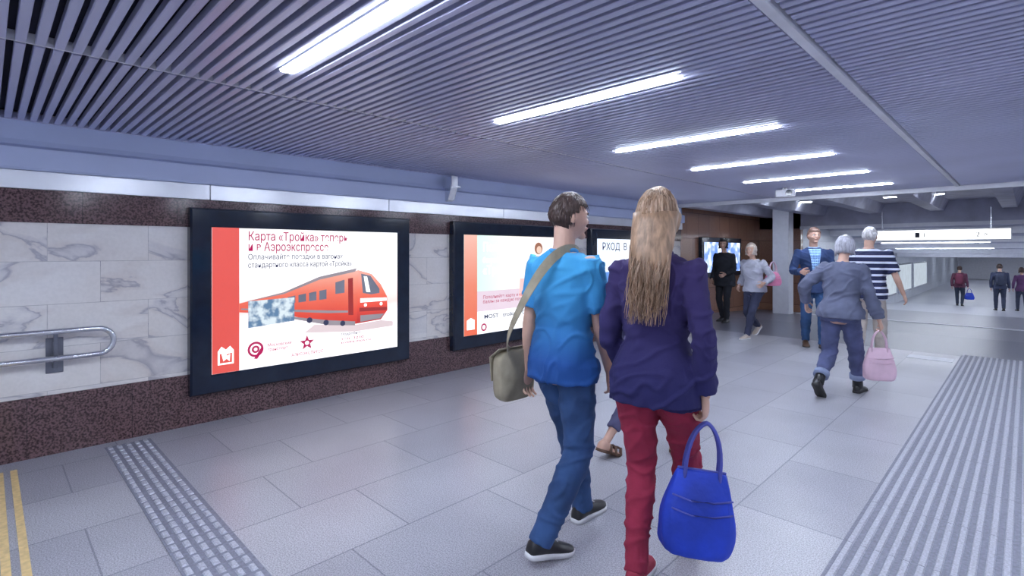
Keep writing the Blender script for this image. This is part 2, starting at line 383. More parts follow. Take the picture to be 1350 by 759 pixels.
# train
E_tr=ad_bg('ad_train_red',[(0,(.52,.02,.02)),(.30,(.80,.07,.04)),(.6,(.92,.18,.11)),(.85,(.97,.38,.28)),(1,(1,.60,.52))],2,.45,1.12,1.0,.1)
E_nose=ad_bg('ad_train_nose',[(0,(.50,.02,.02)),(.3,(.88,.08,.05)),(.6,(.97,.22,.14)),(1,(.99,.50,.42))],2,.48,1.05,1.0)
poly(lb,[(1.606,.95),(2.0,.895),(2.45,.775),(2.75,.735),(3.05,.755),(3.13,.85),(3.12,1.0),(3.04,1.14),(2.93,1.255),(2.78,1.30),(2.35,1.225),(2.0,1.10),(1.606,1.03)],E_tr,2,'train_body')
poly(lb,[(1.62,1.035),(2.0,1.11),(2.35,1.245),(2.76,1.32),(2.74,1.285),(2.35,1.215),(2.0,1.092)],E_grey,3,'train_roof')
poly(lb,[(2.76,.74),(3.05,.757),(3.13,.85),(3.125,1.0),(3.045,1.14),(2.935,1.255),(2.78,1.298)],E_nose,2.5,'train_nose')
poly(lb,[(2.81,1.262),(2.92,1.235),(3.03,1.09),(3.03,1.045),(2.93,1.035),(2.83,1.055)],E_glass,3,'train_windscreen')
poly(lb,[(2.84,1.235),(2.88,1.23),(2.92,1.06),(2.87,1.065)],E_white,3.5,'train_windscreen_glint')
poly(lb,[(2.52,1.18),(2.62,1.205),(2.62,1.07),(2.52,1.062)],E_glass,3,'train_cab_window')
poly(lb,[(2.66,1.215),(2.715,1.222),(2.72,.83),(2.665,.835)],E_dred,3,'train_door')
for i in range(7):
    a=1.72+i*.105; f=(a-1.606)/.9; zt=1.0+f*.125; zb=.975+f*.045
    poly(lb,[(a,zb),(a+.075,zb+.006),(a+.075,zt+.012),(a,zt)],E_glass,3,'train_window')
poly(lb,[(1.62,.985),(2.45,.90),(2.66,.882),(2.66,.860),(2.45,.872),(1.62,.972)],E_grey,3,'train_side_band')
poly(lb,[(1.62,.955),(2.45,.80),(2.74,.762),(2.74,.72),(2.45,.75),(2.0,.87)],E_grey,3,'train_bogie')
for (yy,zz) in ((2.05,.868),(2.25,.82),(2.42,.78),(2.6,.755)): disc(lb,yy,zz,.028,E_navy,4,name='train_wheel')
poly(lb,[(2.80,1.00),(3.118,.99),(3.12,.955),(2.80,.955)],E_white,3,'train_stripe')
poly(lb,[(2.79,.90),(3.13,.885),(3.12,.85),(2.79,.86)],E_dred,3,'train_bumper')
poly(lb,[(2.80,.82),(3.09,.815),(3.04,.765),(2.80,.75)],E_grey,3,'train_skirt')
poly(lb,[(2.2,.70),(2.75,.655),(3.20,.67),(3.2,.72),(3.05,.745),(2.75,.725),(2.3,.77)],E('ad_shadow',(.86,.72,.76),1.0,.1),1.5,'train_shadow')
for yy in (2.86,3.05): disc(lb,yy,.925,.018,E_wh2,4,name='train_headlight')
mcard,n_,l_,b_=newmat('ad_card'); tc_=n_.new('ShaderNodeTexCoord'); nz_=n_.new('ShaderNodeTexNoise'); nz_.inputs['Scale'].default_value=13; l_.new(tc_.outputs['Object'],nz_.inputs['Vector'])
cr_=n_.new('ShaderNodeValToRGB'); cr_.color_ramp.elements[0].position=.40; cr_.color_ramp.elements[0].color=(.12,.24,.42,1); cr_.color_ramp.elements[1].position=.60; cr_.color_ramp.elements[1].color=(.80,.92,1,1)
l_.new(nz_.outputs['Fac'],cr_.inputs[0]); l_.new(cr_.outputs[0],b_.inputs['Emission Color']); b_.inputs['Emission Strength'].default_value=.95; b_.inputs['Base Color'].default_value=(.02,.02,.02,1)
poly(lb,[(1.68,.80),(2.10,.83),(2.10,1.055),(1.68,1.045)],mcard,5,'travel_card')
disc(lb,1.745,.60,.07,E_crim,3,inner=.05,name='logo'); disc(lb,1.745,.60,.034,E_crim,3,inner=.016,name='logo')
poly(lb,[(1.80,.62),(1.815,.60),(1.76,.51),(1.73,.515)],E_crim,3,'logo')
st=[]
for i in range(10):
    rr=.075 if i%2==0 else .032; a=math.pi/2+i*math.pi/5; st.append((2.225+rr*math.cos(a),.60+rr*math.sin(a)))
poly(lb,st,E_crim,3,'logo_star'); disc(lb,2.225,.60,.02,E_white,4,name='logo_star_hole')
txt('АЭРОЭКСПРЕСС',(XT,2.07-1.22,.485-.262),.32,.042,E_crim,lb,bold=0)
txt('Московский\nтранспорт',(XT,1.85-1.22,.61-.262),.22,.042,E_crim,lb,bold=0)
txt('Подробнее:',(XT,2.58-1.22,.63-.262),.24,.036,E_navy,lb,bold=0)
txt('тел. 3210\ntroika.mos.ru',(XT,2.58-1.22,.58-.262),.34,.036,E_crim,lb,bold=0)
poly(lb,[(1.43,.50),(1.56,.50),(1.56,.62),(1.53,.66),(1.495,.63),(1.46,.66),(1.43,.62)],E_wh2,3,'coat_of_arms')
poly(lb,[(1.445,.515),(1.545,.515),(1.545,.60),(1.495,.585),(1.445,.60)],E_red,4,'coat_of_arms_field')
poly(lb,[(1.475,.53),(1.50,.55),(1.525,.525),(1.53,.59),(1.505,.575),(1.495,.60),(1.46,.59)],E_wh2,5,'coat_of_arms_rider')
# second lightbox
y1=4.07
lb2=lightbox(y1,ad_bg('ad_face_shopping',[(0,(.60,.84,.80)),(.22,(.76,.93,.86)),(.45,(.96,.95,.88)),(.72,(1,.90,.88)),(1,(.95,.92,.97))],1,.25,2.15,1.15,.2))
d=y1-1.22
def P2(p): return [(a+d,b) for a,b in p]
poly(lb2,P2([(1.386,.428),(1.606,.428),(1.606,1.709),(1.386,1.709)]),ad_bg('ad_strip2',[(0,(.90,.16,.08)),(.5,(.92,.28,.18)),(1,(.98,.55,.45))],2,.16,1.45,1.0),1,'red_strip',y1)
poly(lb2,P2([(1.606,.428),(3.25,.428),(3.25,.72),(1.606,.72)]),E('ad_pale',(.93,.95,1),1.25),1,'footer',y1)
poly(lb2,P2([(1.606,.72),(3.25,.72),(3.25,.98),(1.606,.98)]),E('ad_lilac',(.90,.74,.86),1.05,.15),1,'band',y1)
for i,(t,w) in enumerate((('Получайте',.70),('бонусы с картой',.62),('«Тройка»!',.66))):
    txt(t,(XT,1.70-1.22,1.50-i*.15-.262),w,(.16,.10,.16)[i],E_wh2,lb2,bold=.010)
txt('Пополняйте карту и копите\nбаллы за каждую поездку',(XT,1.70-1.22,.88-.262),.9,.06,E_crim,lb2,bold=0)
txt('MOST   troika   ГОРОД',(XT,1.72-1.22,.62-.262),1.0,.075,E_navy,lb2)
disc(lb2,1.72+d,.51,.05,E_crim,3,y0=y1,inner=.03,name='logo')
poly(lb2,P2([(1.43,.50),(1.56,.50),(1.56,.62),(1.495,.65),(1.43,.62)]),E_wh2,3,'coat_of_arms',y1)
E_skin=E('ad_skin',(.95,.68,.55),1); E_yel=E('ad_yellow',(.85,.80,.20),.95); E_hair=E('ad_hair',(.45,.18,.10),.8)
poly(lb2,P2([(2.56,1.00),(2.98,1.0),(2.90,1.30),(2.86,1.43),(2.72,1.43),(2.70,1.28)]),E_yel,2,'model_dress',y1)
disc(lb2,2.79+d,1.54,.085,E_hair,2,y0=y1,name='model_hair'); disc(lb2,2.80+d,1.52,.055,E_skin,3,y0=y1,name='model_face')
poly(lb2,P2([(2.72,1.43),(2.66,1.40),(2.50,1.12),(2.55,1.10)]),E_skin,3,'model_arm',y1)
poly(lb2,P2([(2.86,1.43),(2.90,1.42),(3.08,1.20),(3.04,1.17)]),E_skin,3,'model_arm',y1)
poly(lb2,P2([(2.40,1.12),(2.58,1.12),(2.60,.86),(2.38,.86)]),E_pink,3,'model_bag',y1)
poly(lb2,P2([(3.0,1.20),(3.16,1.20),(3.18,.92),(2.98,.92)]),E('ad_cyan',(.25,.7,.9),1),3,'model_bag',y1)
# third lightbox
y2=6.92
lb3=lightbox(y2,ad_bg('ad_face_notice',[(0,(.75,.85,1)),(1,(.93,.95,1))],1,.15,2.0,1.3))
poly(lb3,[(1.386+y2-1.22,.8),(3.25+y2-1.22,.8),(3.25+y2-1.22,1.15),(1.386+y2-1.22,1.15)],E('ad_blue',(.15,.35,.85),1),1,'band',y2)
txt('РХОД  В  МЕТРО',(XT,.30,1.26),1.5,.17,E_navy,lb3)
# recess display
r=empty('wall_display_screen',(-5.6,12.0,.86))
boxo('frame',(0,0,0),(.09,2.4,.98),m_black,r,bevel=.01)
mscr,n_,l_,b_=newmat('display_picture'); tc_=n_.new('ShaderNodeTexCoord'); nz_=n_.new('ShaderNodeTexNoise'); nz_.inputs['Scale'].default_value=5; l_.new(tc_.outputs['Object'],nz_.inputs['Vector'])
cr_=n_.new('ShaderNodeValToRGB'); cr_.color_ramp.elements[0].position=.45; cr_.color_ramp.elements[0].color=(.03,.15,.55,1); cr_.color_ramp.elements[1].position=.6; cr_.color_ramp.elements[1].color=(.8,.9,1,1)
l_.new(nz_.outputs['Fac'],cr_.inputs[0]); l_.new(cr_.outputs[0],b_.inputs['Emission Color']); b_.inputs['Emission Strength'].default_value=1.4
boxo('screen',(.088,.12,.12),(.096,2.28,.86),mscr,r)
# ------------------------------------------------------------------ people
def ik(A,T,l1,l2,pole):
    d=T-A; L=min(d.length,(l1+l2)*.998); dn=d.normalized()
    ca=(l1*l1+L*L-l2*l2)/(2*l1*L); ca=max(-1,min(1,ca)); sa=math.sqrt(1-ca*ca)
    p=pole-dn*pole.dot(dn); p.normalize()
    return A+dn*ca*l1+p*sa*l1, A+dn*L
TM=[(.462,.040,.045,0),(.48,.075,.058,-.004),(.50,.090,.066,-.006),(.53,.093,.068,-.007),(.57,.088,.062,-.003),(.62,.084,.058,0),(.67,.090,.062,0),(.72,.101,.066,0),(.76,.109,.066,-.002),(.79,.112,.058,-.005),(.812,.098,.045,-.008),(.83,.055,.036,-.008),(.845,.034,.032,-.006)]
TF=[(.462,.045,.045,0),(.48,.080,.060,-.004),(.50,.096,.069,-.008),(.53,.098,.070,-.008),(.57,.086,.060,-.003),(.62,.073,.052,0),(.67,.078,.058,.003),(.72,.087,.068,.008),(.76,.094,.062,.002),(.79,.097,.052,-.004),(.812,.085,.041,-.007),(.83,.046,.033,-.008),(.845,.029,.028,-.006)]
def tint(T,z):
    if z<=T[0][0]: return T[0][1:]
    for p,q in zip(T,T[1:]):
        if p[0]<=z<=q[0]:
            f=(z-p[0])/(q[0]-p[0]); return tuple(p[i]+(q[i]-p[i])*f for i in (1,2,3))
    return T[-1][1:]
def headgrid(nl=22,nn=32):
    out=[]
    for i in range(1,nl):
        th=math.pi*i/nl; row=[]
        for j in range(nn):
            ph=2*math.pi*j/nn; row.append((math.sin(th)*math.cos(ph),math.sin(th)*math.sin(ph),math.cos(th)))
        out.append(row)
    return out
def hshape(x,y,z,S):
    ax,ay,az=.0445*S,.055*S,.066*S
    if z<0:
        x*=1-.30*(-z)**1.4
        if y>0: y*=1-.10*(-z)
        else: y*=1-.50*(-z)**1.1
        y+=.10*(-z)
    else:
        if y>0: y*=.97
    sx=1 if x>=0 else -1
    x=sx*abs(x)**.93
    return V((x*ax,y*ay,z*az))
SK={}
def skinmat(k,c):
    if k not in SK: SK[k]=M('skin_'+k,c,rough=.5,var=.07,scale=14)
    return SK[k]
m_eye=M('eye_white',(.8,.8,.8),rough=.2,var=.02); m_iris=M('eye_iris',(.05,.04,.03),rough=.2); m_lip=M('lips',(.45,.18,.16),rough=.5)
def human(name,loc,th,H,feet,hands,sex='m',lean=3,hyaw=0,hpitch=0,skin=(.62,.38,.29),skk='a',
          top=None,topoff=.016,hem=.47,sleeve=2.0,sleeveoff=.012,bottom=None,legend=1.0,legw=1.0,
          shoe=None,sole=None,boot=False,sandal=False,hair='short',hairmat=None,vox=.011,bulk=1.0,fold=.007,shirtfront=None,collar=None,twist=0,cuff=None,shw=1.0):
    root=empty(name,loc,th); S=H; T=TM if sex=='m' else TF
    sm=skinmat(skk,skin)
    L1,L2,aH=.245*S,.24*S,.045*S
    K={}
    for k in 'LR':
        x,y,lift,p,yaw=feet[k]; yr=rad(yaw); f=V((-math.sin(yr),math.cos(yr),0)); s=V((math.cos(yr),math.sin(yr),0)); pr=rad(p)
        ff=f*math.cos(pr)-ZUP*math.sin(pr); uu=ZUP*math.cos(pr)+f*math.sin(pr)
        if p>=0: ball=V((x,y,lift))+f*.085*S
        else: ball=V((x,y,lift))-f*.036*S+ff*.121*S
        K[k]=dict(f=ff,s=s,u=uu,o=ball-ff*.085*S,A=ball-ff*.085*S+uu*aH,ff=f)
    hw=.050*S; hz=.522*S
    for k,sg_ in (('L',-1),('R',1)):
        A=K[k]['A']; hd2=(A.x-sg_*hw)**2+A.y**2; LL=(.994*(L1+L2))**2
        hz=min(hz,A.z+math.sqrt(max(.01,LL-hd2)))
    def tp(x,y,z):
        rel=V((x*S,y*S,(z-.52)*S)); f=max(0,min(1,(z-.52)/.10))
        a=rad(lean)*f; tw=rad(twist)*max(0,min(1,(z-.55)/.2))
        rel=Matrix.Rotation(tw,3,'Z')@rel
        rel=Matrix.Rotation(-a,3,'X')@rel
        return rel+V((0,0,hz))
    for k,sg_ in (('L',-1),('R',1)):
        d=K[k]; d['hip']=V((sg_*hw,0,hz)); d['knee'],_=ik(d['hip'],d['A'],L1,L2,d['ff']+V((sg_*.08,0,0)))
        d['sh']=tp(sg_*(.108 if sex=='m' else .094)*shw,-.004,.797)
        hx,hy,hzz,cu=hands[k][:4]
        pole=V((sg_*.45,-1,-.3)) if len(hands[k])<5 else V(hands[k][4])
        d['el'],d['wr']=ik(d['sh'],V((hx,hy,hzz)),.172*S,.148*S,pole)
    def legpts(d,prof1,prof2,upto=1.0):
        P=[];R=[]
        for f,r in prof1: P.append(d['hip'].lerp(d['knee'],f)); R.append(r*S)
        for f,r in prof2:
            if f<=upto+1e-6: P.append(d['knee'].lerp(d['A'],f)); R.append(r*S)
        return P,R
    def armpts(d,p1,p2,upto):
        P=[];R=[]
        for f,r in p1:
            if f<=upto+1e-6: P.append(d['sh'].lerp(d['el'],f)); R.append(r*S)
        for f,r in p2:
            if 1+f<=upto+1e-6: P.append(d['el'].lerp(d['wr'],f)); R.append(r*S)
        return P,R
    g=1.0 if sex=='m' else .9
    A1=[(0,.030*g),(.3,.0285*g),(.6,.0255*g),(.9,.022*g)]; A2=[(.08,.0225*g),(.3,.0225*g),(.6,.0185*g),(1,.0145*g)]
    G1=[(0,.054),(.3,.051),(.6,.042),(.95,.033)]; G2=[(.1,.032),(.3,.034),(.5,.031),(.8,.021),(1,.020)]
    def torso(mb,z0,z1,off,flare=0,sc=1.0):
        zs=[z0]+[t[0] for t in T if z0+.004<t[0]<z1-.004]+[z1]
        rings=[]
        for z in zs:
            a,b,yo=tint(T,z)
            if z<.50 and off>0: a,b,_=tint(T,.505)
            fl=flare*max(0,(.62-z)/.15)
            bk=bulk if z>.60 else max(bulk,1.0) # hips never narrower than the trousers
            a=a*sc*bk+off/S+fl; b=b*sc*(bk**1.5)+off/S+fl*.7
            n=28; rings.append([tp(a*math.copysign(abs(math.cos(q))**.85,math.cos(q)),yo+b*math.copysign(abs(math.sin(q))**.9,math.sin(q)),z) for q in [2*math.pi*j/n for j in range(n)]])
        mb.loft(rings)
    body=MB(); torso(body,.462,.845,0,sc=.92)
    for k in 'LR':
        d=K[k]
        P,R=legpts(d,G1,G2); body.tube(P,[r*.92 for r in R],d['s'],n=14)
        P,R=armpts(d,A1,A2,2); body.tube(P,[r*.97 for r in R],V((0,1,0)),n=12)
    Hc=tp(0,.014,.934); HM=Matrix.Translation(Hc)@Matrix.Rotation(rad(hyaw),4,'Z')@Matrix.Rotation(-rad(lean*.5+hpitch),4,'X')
    body.tube([tp(0,-.010,.81),tp(0,-.004,.85),HM@V((0,-.010*S,-.030*S))],[.036*S*g,.031*S*g,.031*S*g],n=16)
    body.loft([[HM@hshape(*p,S) for p in row] for row in headgrid()])
    H3=HM.to_3x3()
    q=S/1.75
    body.ell(HM@V((0,.096*q,-.014*q)),(.013*q,.017*q,.013*q),H3); body.ell(HM@V((0,.090*q,.006*q)),(.009*q,.013*q,.026*q),H3)
    body.ell(HM@V((0,.078*q,.030*q)),(.045*q,.016*q,.011*q),H3); body.ell(HM@V((0,.076*q,-.088*q)),(.026*q,.022*q,.018*q),H3)
    body.ell(HM@V((0,.086*q,-.050*q)),(.024*q,.014*q,.014*q),H3)
    for sx in (-1,1):
        body.ell(HM@V((sx*.079*q,-.006*q,-.008*q)),(.010*q,.018*q,.031*q),H3)
        body.ell(HM@V((sx*.040*q,.066*q,-.022*q)),(.022*q,.020*q,.018*q),H3)
    remesh(body,'body',sm,root,vox*.75,2)
    fc=MB()
    for sx in (-1,1):
        fc.ell(HM@V((sx*.030*q,.0815*q,.008*q)),(.0145*q,.011*q,.0085*q),H3,mi=0); fc.ell(HM@V((sx*.030*q,.0905*q,.008*q)),(.006*q,.003*q,.006*q),H3,mi=1)
        fc.tube([HM@V((sx*.014*q,.094*q,.024*q)),HM@V((sx*.032*q,.093*q,.028*q)),HM@V((sx*.048*q,.082*q,.023*q))],.0032*q,n=6,mi=3)
    fc.tube([HM@V((-.022*q,.091*q,-.050*q)),HM@V((-.008*q,.099*q,-.047*q)),HM@V((.008*q,.099*q,-.047*q)),HM@V((.022*q,.091*q,-.050*q))],[.003*q,.0055*q,.0055*q,.003*q],n=8,mi=2)
    fc.build('face_features',[m_eye,m_iris,m_lip,hairmat],root,smooth=True)
    for k,sg_ in (('L',-1),('R',1)):
        d=K[k]; dd=(d['wr']-d['el']).normalized()
        hd=hands[k]; inward=V((-sg_,0,0)) if len(hd)<6 else V(hd[5])
        nn=(inward-dd*inward.dot(dd)).normalized(); ss=dd.cross(nn)
        if ss.dot(V((0,1,.3)))<0: ss=-ss
        mb=MB(); O=d['wr']-dd*.015*q; cu=hands[k][3]
        rings=[]
        for t,w,h in ((-.02,.022,.019),(0,.024,.018),(.02,.029,.016),(.045,.038,.0155),(.07,.042,.014),(.09,.040,.011),(.097,.034,.008)):
            c=O+dd*(t+.012)*q
            rings.append([c+ss*w*q*math.cos(2*math.pi*j/16)+nn*h*q*math.sin(2*math.pi*j/16) for j in range(16)])
        mb.loft(rings)
        for off,ln in ((.031,.072),(.0105,.080),(-.0105,.074),(-.031,.058)):
            p=O+dd*.093*q+ss*off*q; P=[p-dd*.02*q,p]; a=0
            for fr,cc in ((.45,.5),(.31,1.0),(.24,.8)):
                a+=cu*cc; dirv=dd*math.cos(a)+nn*math.sin(a)+ss*off*1.2*(1-cu*.4); p=p+dirv.normalized()*ln*fr*q; P.append(p)
            mb.tube(P,[.0088*q,.0088*q,.0082*q,.0076*q,.0066*q],ss,n=8)
        p=O+dd*.03*q+ss*.024*q; P=[p]
        for ln,(x,y,z) in ((.042,(.62,.70,.30)),(.030,(.85,.30,.45)),(.024,(.9,.05,.5))):
            p=p+(dd*x+ss*y+nn*z*(.5+cu)).normalized()*ln*q; P.append(p)
        mb.tube(P,[.013*q,.0105*q,.0095*q,.0078*q],nn,n=8)
        remesh(mb,'hand_'+k.lower(),sm,root,.0036 if vox<.015 else .006,2)
    mb=MB(); torso(mb,hem,.835,topoff,flare=.010)
    for k in 'LR':
        d=K[k]; P,R=armpts(d,A1,A2,sleeve)
        if sleeve!=2:
            e=d['sh'].lerp(d['el'],sleeve) if sleeve<=1 else d['el'].lerp(d['wr'],sleeve-1)
            P.append(e); R.append(R[-1])
        R=[r+sleeveoff+(.006 if i==0 else 0)+(.006*(i/len(R))) for i,r in enumerate(R)]
        ring0=P[0]-(P[1]-P[0]).normalized()*R[0]*.55
        mb.tube([ring0]+P,[R[0]*.75]+R,V((0,1,0)),n=14,roundcap=False)
        # upper thigh pushes the hem of the garment outwards
        if hem<.50:
            a=d['hip']; b2=d['hip'].lerp(d['knee'],(.52-hem)/.245)
            mb.tube([a+ZUP*.03,a,b2],[.060*S,.062*S+topoff*.7,.058*S+topoff*.7],d['s'],n=16,roundcap=False)
    remesh(mb,'upper_garment',top,root,vox,2,fold,9,.8)
    if collar:
        mb=MB(); mb.tube([tp(.040*math.cos(a),-.006+.038*math.sin(a),.838+.004*math.sin(a)-.010*max(0,math.sin(a))) for a in [2*math.pi*i/20 for i in range(20)]],.013,side=V((0,0,1)),n=8,closed=True,flat=.6)
        mb.build('collar',collar,root,smooth=True)
    if shirtfront:
        mb=MB(); rows=[]
        for i in range(12):
            f=i/11; z=.59+.235*f; a,b,yo=tint(T,z); a=a*bulk+topoff/S; b=b*bulk**1.5+topoff/S; w=.014+.032*f
            rows.append([tp(x,yo+b*math.sqrt(max(0,1-(x/a)**2))+.009,z) for x in (-w,-w*.5,0,w*.5,w)])
        for r0,r1 in zip(rows,rows[1:]):
            for j in range(4): mb.face([r0[j],r0[j+1],r1[j+1],r1[j]])
        o=mb.build('shirt_front',shirtfront,root,smooth=True); md=o.modifiers.new('s','SOLIDIFY'); md.thickness=.006
    mb=MB(); torso(mb,.478,.565,.004)
    for k in 'LR':
        d=K[k]
        g1=[(0,.056),(.3,.053),(.6,.046*legw**.5),(.95,.039*legw)]; g2=[(.12,.038*legw),(.35,.0375*legw),(.6,.034*legw),(.85,.031*legw),(1,.030*legw)]
        P,R=legpts(d,g1,g2,legend)
        e=d['knee'].lerp(d['A'],legend) 
        if (P[-1]-e).length>.01: P.append(e); R.append(R[-1])
        if legend>=1: P.append(d['A']-(d['A']-d['knee']).normalized()*-.012*S); R.append(R[-1])
        mb.tube([P[0]+ZUP*.02]+P,[R[0]*.8]+R,d['s'],n=16,roundcap=False)
    remesh(mb,'trousers',bottom,root,vox,2,fold*.75,9,1.3)
    if cuff:
        mb=MB()
        for k in 'LR':
            d=K[k]; e=d['knee'].lerp(d['A'],legend); t=(d['A']-d['knee']).normalized()
            mb.tube([e-t*.05,e+t*.006],[.034*legw*S+.005]*2,d['s'],n=18,roundcap=False)
        mb.build('trouser_cuffs',cuff,root,smooth=True)
    prof=[(-.037,.013,.026),(-.032,.018,.044),(-.015,.0205,.058),(.010,.0205,.058),(.032,.0215,.044),(.055,.0255,.034),(.080,.0275,.028),(.100,.024,.023),(.113,.015,.019),(.118,.007,.014)]
    for k in 'LR':
        d=K[k]; o=d['o']; f,s,u=d['f'],d['s'],d['u']
        mb=MB(); rings=[]
        for x,w,h in prof:
            if sandal and x>.02: h*=.75
            row=[]
            for j in range(16):
                a=2*math.pi*j/16; c_,s_=math.cos(a),math.sin(a)
                zz=max(.007*S,h*S*.5+h*S*.5*s_); ww=w*S*(abs(c_)**.75)*math.copysign(1,c_)*(1.0 if s_<.2 else .95)
                row.append(o+f*x*S+s*ww+u*zz)
            rings.append(row)
        mb.loft(rings,0)
        rings=[]
        for x,w,h in [(-.039,.010,0)]+prof[1:-1]+[(.120,.009,0)]:
            w=w*S+.003; t0=0; t1=.013*S
            rings.append([o+f*x*S-s*w+u*t0,o+f*x*S+s*w+u*t0,o+f*x*S+s*w+u*t1,o+f*x*S-s*w+u*t1])
        mb.loft(rings,1)
        if boot:
            A=d['A']; kn=d['knee']; P=[A-u*.012*S,A.lerp(kn,.12),A.lerp(kn,.30)]; mb.tube(P,[.030*S,.028*S,.029*S],s,n=16,roundcap=False,mi=0)
            for i in range(5): 
                c=o+f*(.045-.012*i)*S+u*(.040+.010*i)*S
                mb.tube([c-s*.014*S,c+f*.004*S+u*.004*S,c+s*.014*S],.0022*S,n=6,mi=1)
        elif not sandal:
            for i in range(4):
                c=o+f*(.050-.011*i)*S+u*(.0385+.006*i)*S
                mb.tube([c-s*.010*S,c+u*.001*S,c+s*.010*S],.0018*S,n=6,mi=1)
        if sandal:
            for x in (.02,.055,.09):
                ww=.026*S; mb.tube([o+f*x*S-s*ww+u*.01*S,o+f*x*S-s*ww*.7+u*.036*S,o+f*x*S+u*.044*S*(1-x*2),o+f*x*S+s*ww*.7+u*.036*S,o+f*x*S+s*ww+u*.01*S],.007*S,n=8,mi=1)
        mb.build('shoe_'+k.lower(),[sm if sandal else shoe,sole],root,smooth=True)
    # ---- hair
    mb=MB(); rows=[]; off=V((random.random()*9,)*3)
    for row in headgrid(34,52):
        rr=[]
        for (x,y,z) in row:
            p=hshape(x,y,z,S)
            nz=noise.noise(V((x*5,y*5,z*2.2))+off)*.5+noise.noise(V((x*14,y*14,z*4))+off)*.4
            face=(y>.30+(.25 if z<.1 else 0) and z<.50)
            if hair=='short':
                low=z<-.58 or (z<-.05 and y>-.22) or (z<.12 and y>.02) 
            else: low=z<(-.62 if hair=='bob' else -.55)
            k=1.10+.06*nz+(.04 if hair!='short' else .03*max(0,z))
            if hair=='short' and z<-.2: k=1.04+.03*nz
            if face or low: k=.82
            p2=p*k
            if hair!='short' and not face and not low and z<.1: p2.x*=1.10
            rr.append(HM@p2)
        rows.append(rr)
    mb.loft(rows)
    if hair=='short':
        for i in range(420):
            thh=random.uniform(.1,1.65); a=random.uniform(-1.6,1.6) if thh>1 else random.uniform(-3.1,3.1)
            dx,dy=math.sin(a),-math.cos(a); P=[];R=[]
            for t in (0,.5,1.0):
                t2=thh+t*.38; P.append(HM@(hshape(dx*math.sin(t2),dy*math.sin(t2),math.cos(t2),S)*(1.08+.06*t*random.uniform(.5,1.3)))); R.append(.0036*(1-.8*t))
            mb.tube(P,R,V((0,1,0)),n=5,roundcap=False)
    if hair=='long':
        ln=.42
        rings=[]
        for i in range(12):
            f=i/11; z=.02-ln*f; w=(.096-.036*f**2)*q; dpt=(.064-.030*f)*q
            yc=-.055*q-.070*q*min(1,f*2.0)
            rings.append([])
            for j in range(24):
                a=2*math.pi*j/24; w2=1+.09*noise.noise(V((math.cos(a)*4,math.sin(a)*4,f*2)))
                rings[-1].append(Hc+V((w*w2*math.cos(a)*(1.05 if i<5 else 1),yc+dpt*w2*math.sin(a)-.02*f,z)))
        mb.loft(rings)
        for i in range(620):
            a=random.uniform(-1.3,1.3); b0=random.uniform(.0,1.2)
            P=[];R=[]
            dx,dy=math.sin(a),-math.cos(a); puff=random.random()*.10
            for t in (0.05,.3,.55,.8,1.0):
                thh=b0*(1-t)*.5+t*1.75; 
                pt=hshape(dx*math.sin(thh),dy*math.sin(thh),math.cos(thh),S)*(1.17+.03*random.random()+puff*t); P.append(HM@pt); R.append(.0032)
            end=ln*random.uniform(.60,1.10); w0=P[-1]; jx=random.uniform(-.03,.03)
            for t in (.2,.45,.7,.9,1.0):
                P.append(V((w0.x*(1-.34*t)+jx*t+.009*math.sin(t*7+i),min(w0.y,-.01)*(1-t)+(-.162*q-.035*math.cos(a)+Hc.y*.6)*t,w0.z-end*t))); R.append(.0034*(1-t*.75))
            mb.tube(P,R,V((0,1,0)),n=5,roundcap=False,mi=i%3)
    if hair=='bob':
        for i in range(150):
            a=random.uniform(-2.0,2.0); dx,dy=math.sin(a),-math.cos(a); P=[];R=[]
            for t in (0.1,.35,.6,.85,1.0):
                thh=t*1.9; pt=hshape(dx*math.sin(thh),dy*math.sin(thh),math.cos(thh),S)*(1.14+.05*random.random()); P.append(HM@pt); R.append(.005)
            P.append(P[-1]+V((dx*.012,dy*.012,-.035*random.uniform(.6,1.5)))); R.append(.002)
            mb.tube(P,R,V((0,1,0)),n=5,roundcap=False)
    mb.build('hair',[hairmat,h_bl2,h_bl3] if hair=='long' else hairmat,root,smooth=True)
    return root,K,tp,HM
def hairm(n,c): return M('hair_'+n,c,rough=.45,var=.4,scale=60,stretch=(1,1,.08),bump=.3,bscale=120)
h_brown=hairm('dark_brown',(.06,.035,.03)); h_blond=hairm('blond',(.40,.25,.155)); h_white=hairm('white',(.62,.60,.62)); h_grey=hairm('grey',(.42,.42,.48))
h_bl2=hairm('blond_light',(.52,.36,.25)); h_bl3=hairm('blond_dark',(.27,.155,.09))
h_pale=hairm('pale_blond',(.62,.52,.45)); h_black=hairm('black',(.015,.013,.016)); h_mid=hairm('brown',(.16,.09,.07))
def cloth(n,c,var=.15): return M('cloth_'+n,c,rough=.9,var=var,scale=7,bump=.25,bscale=350)
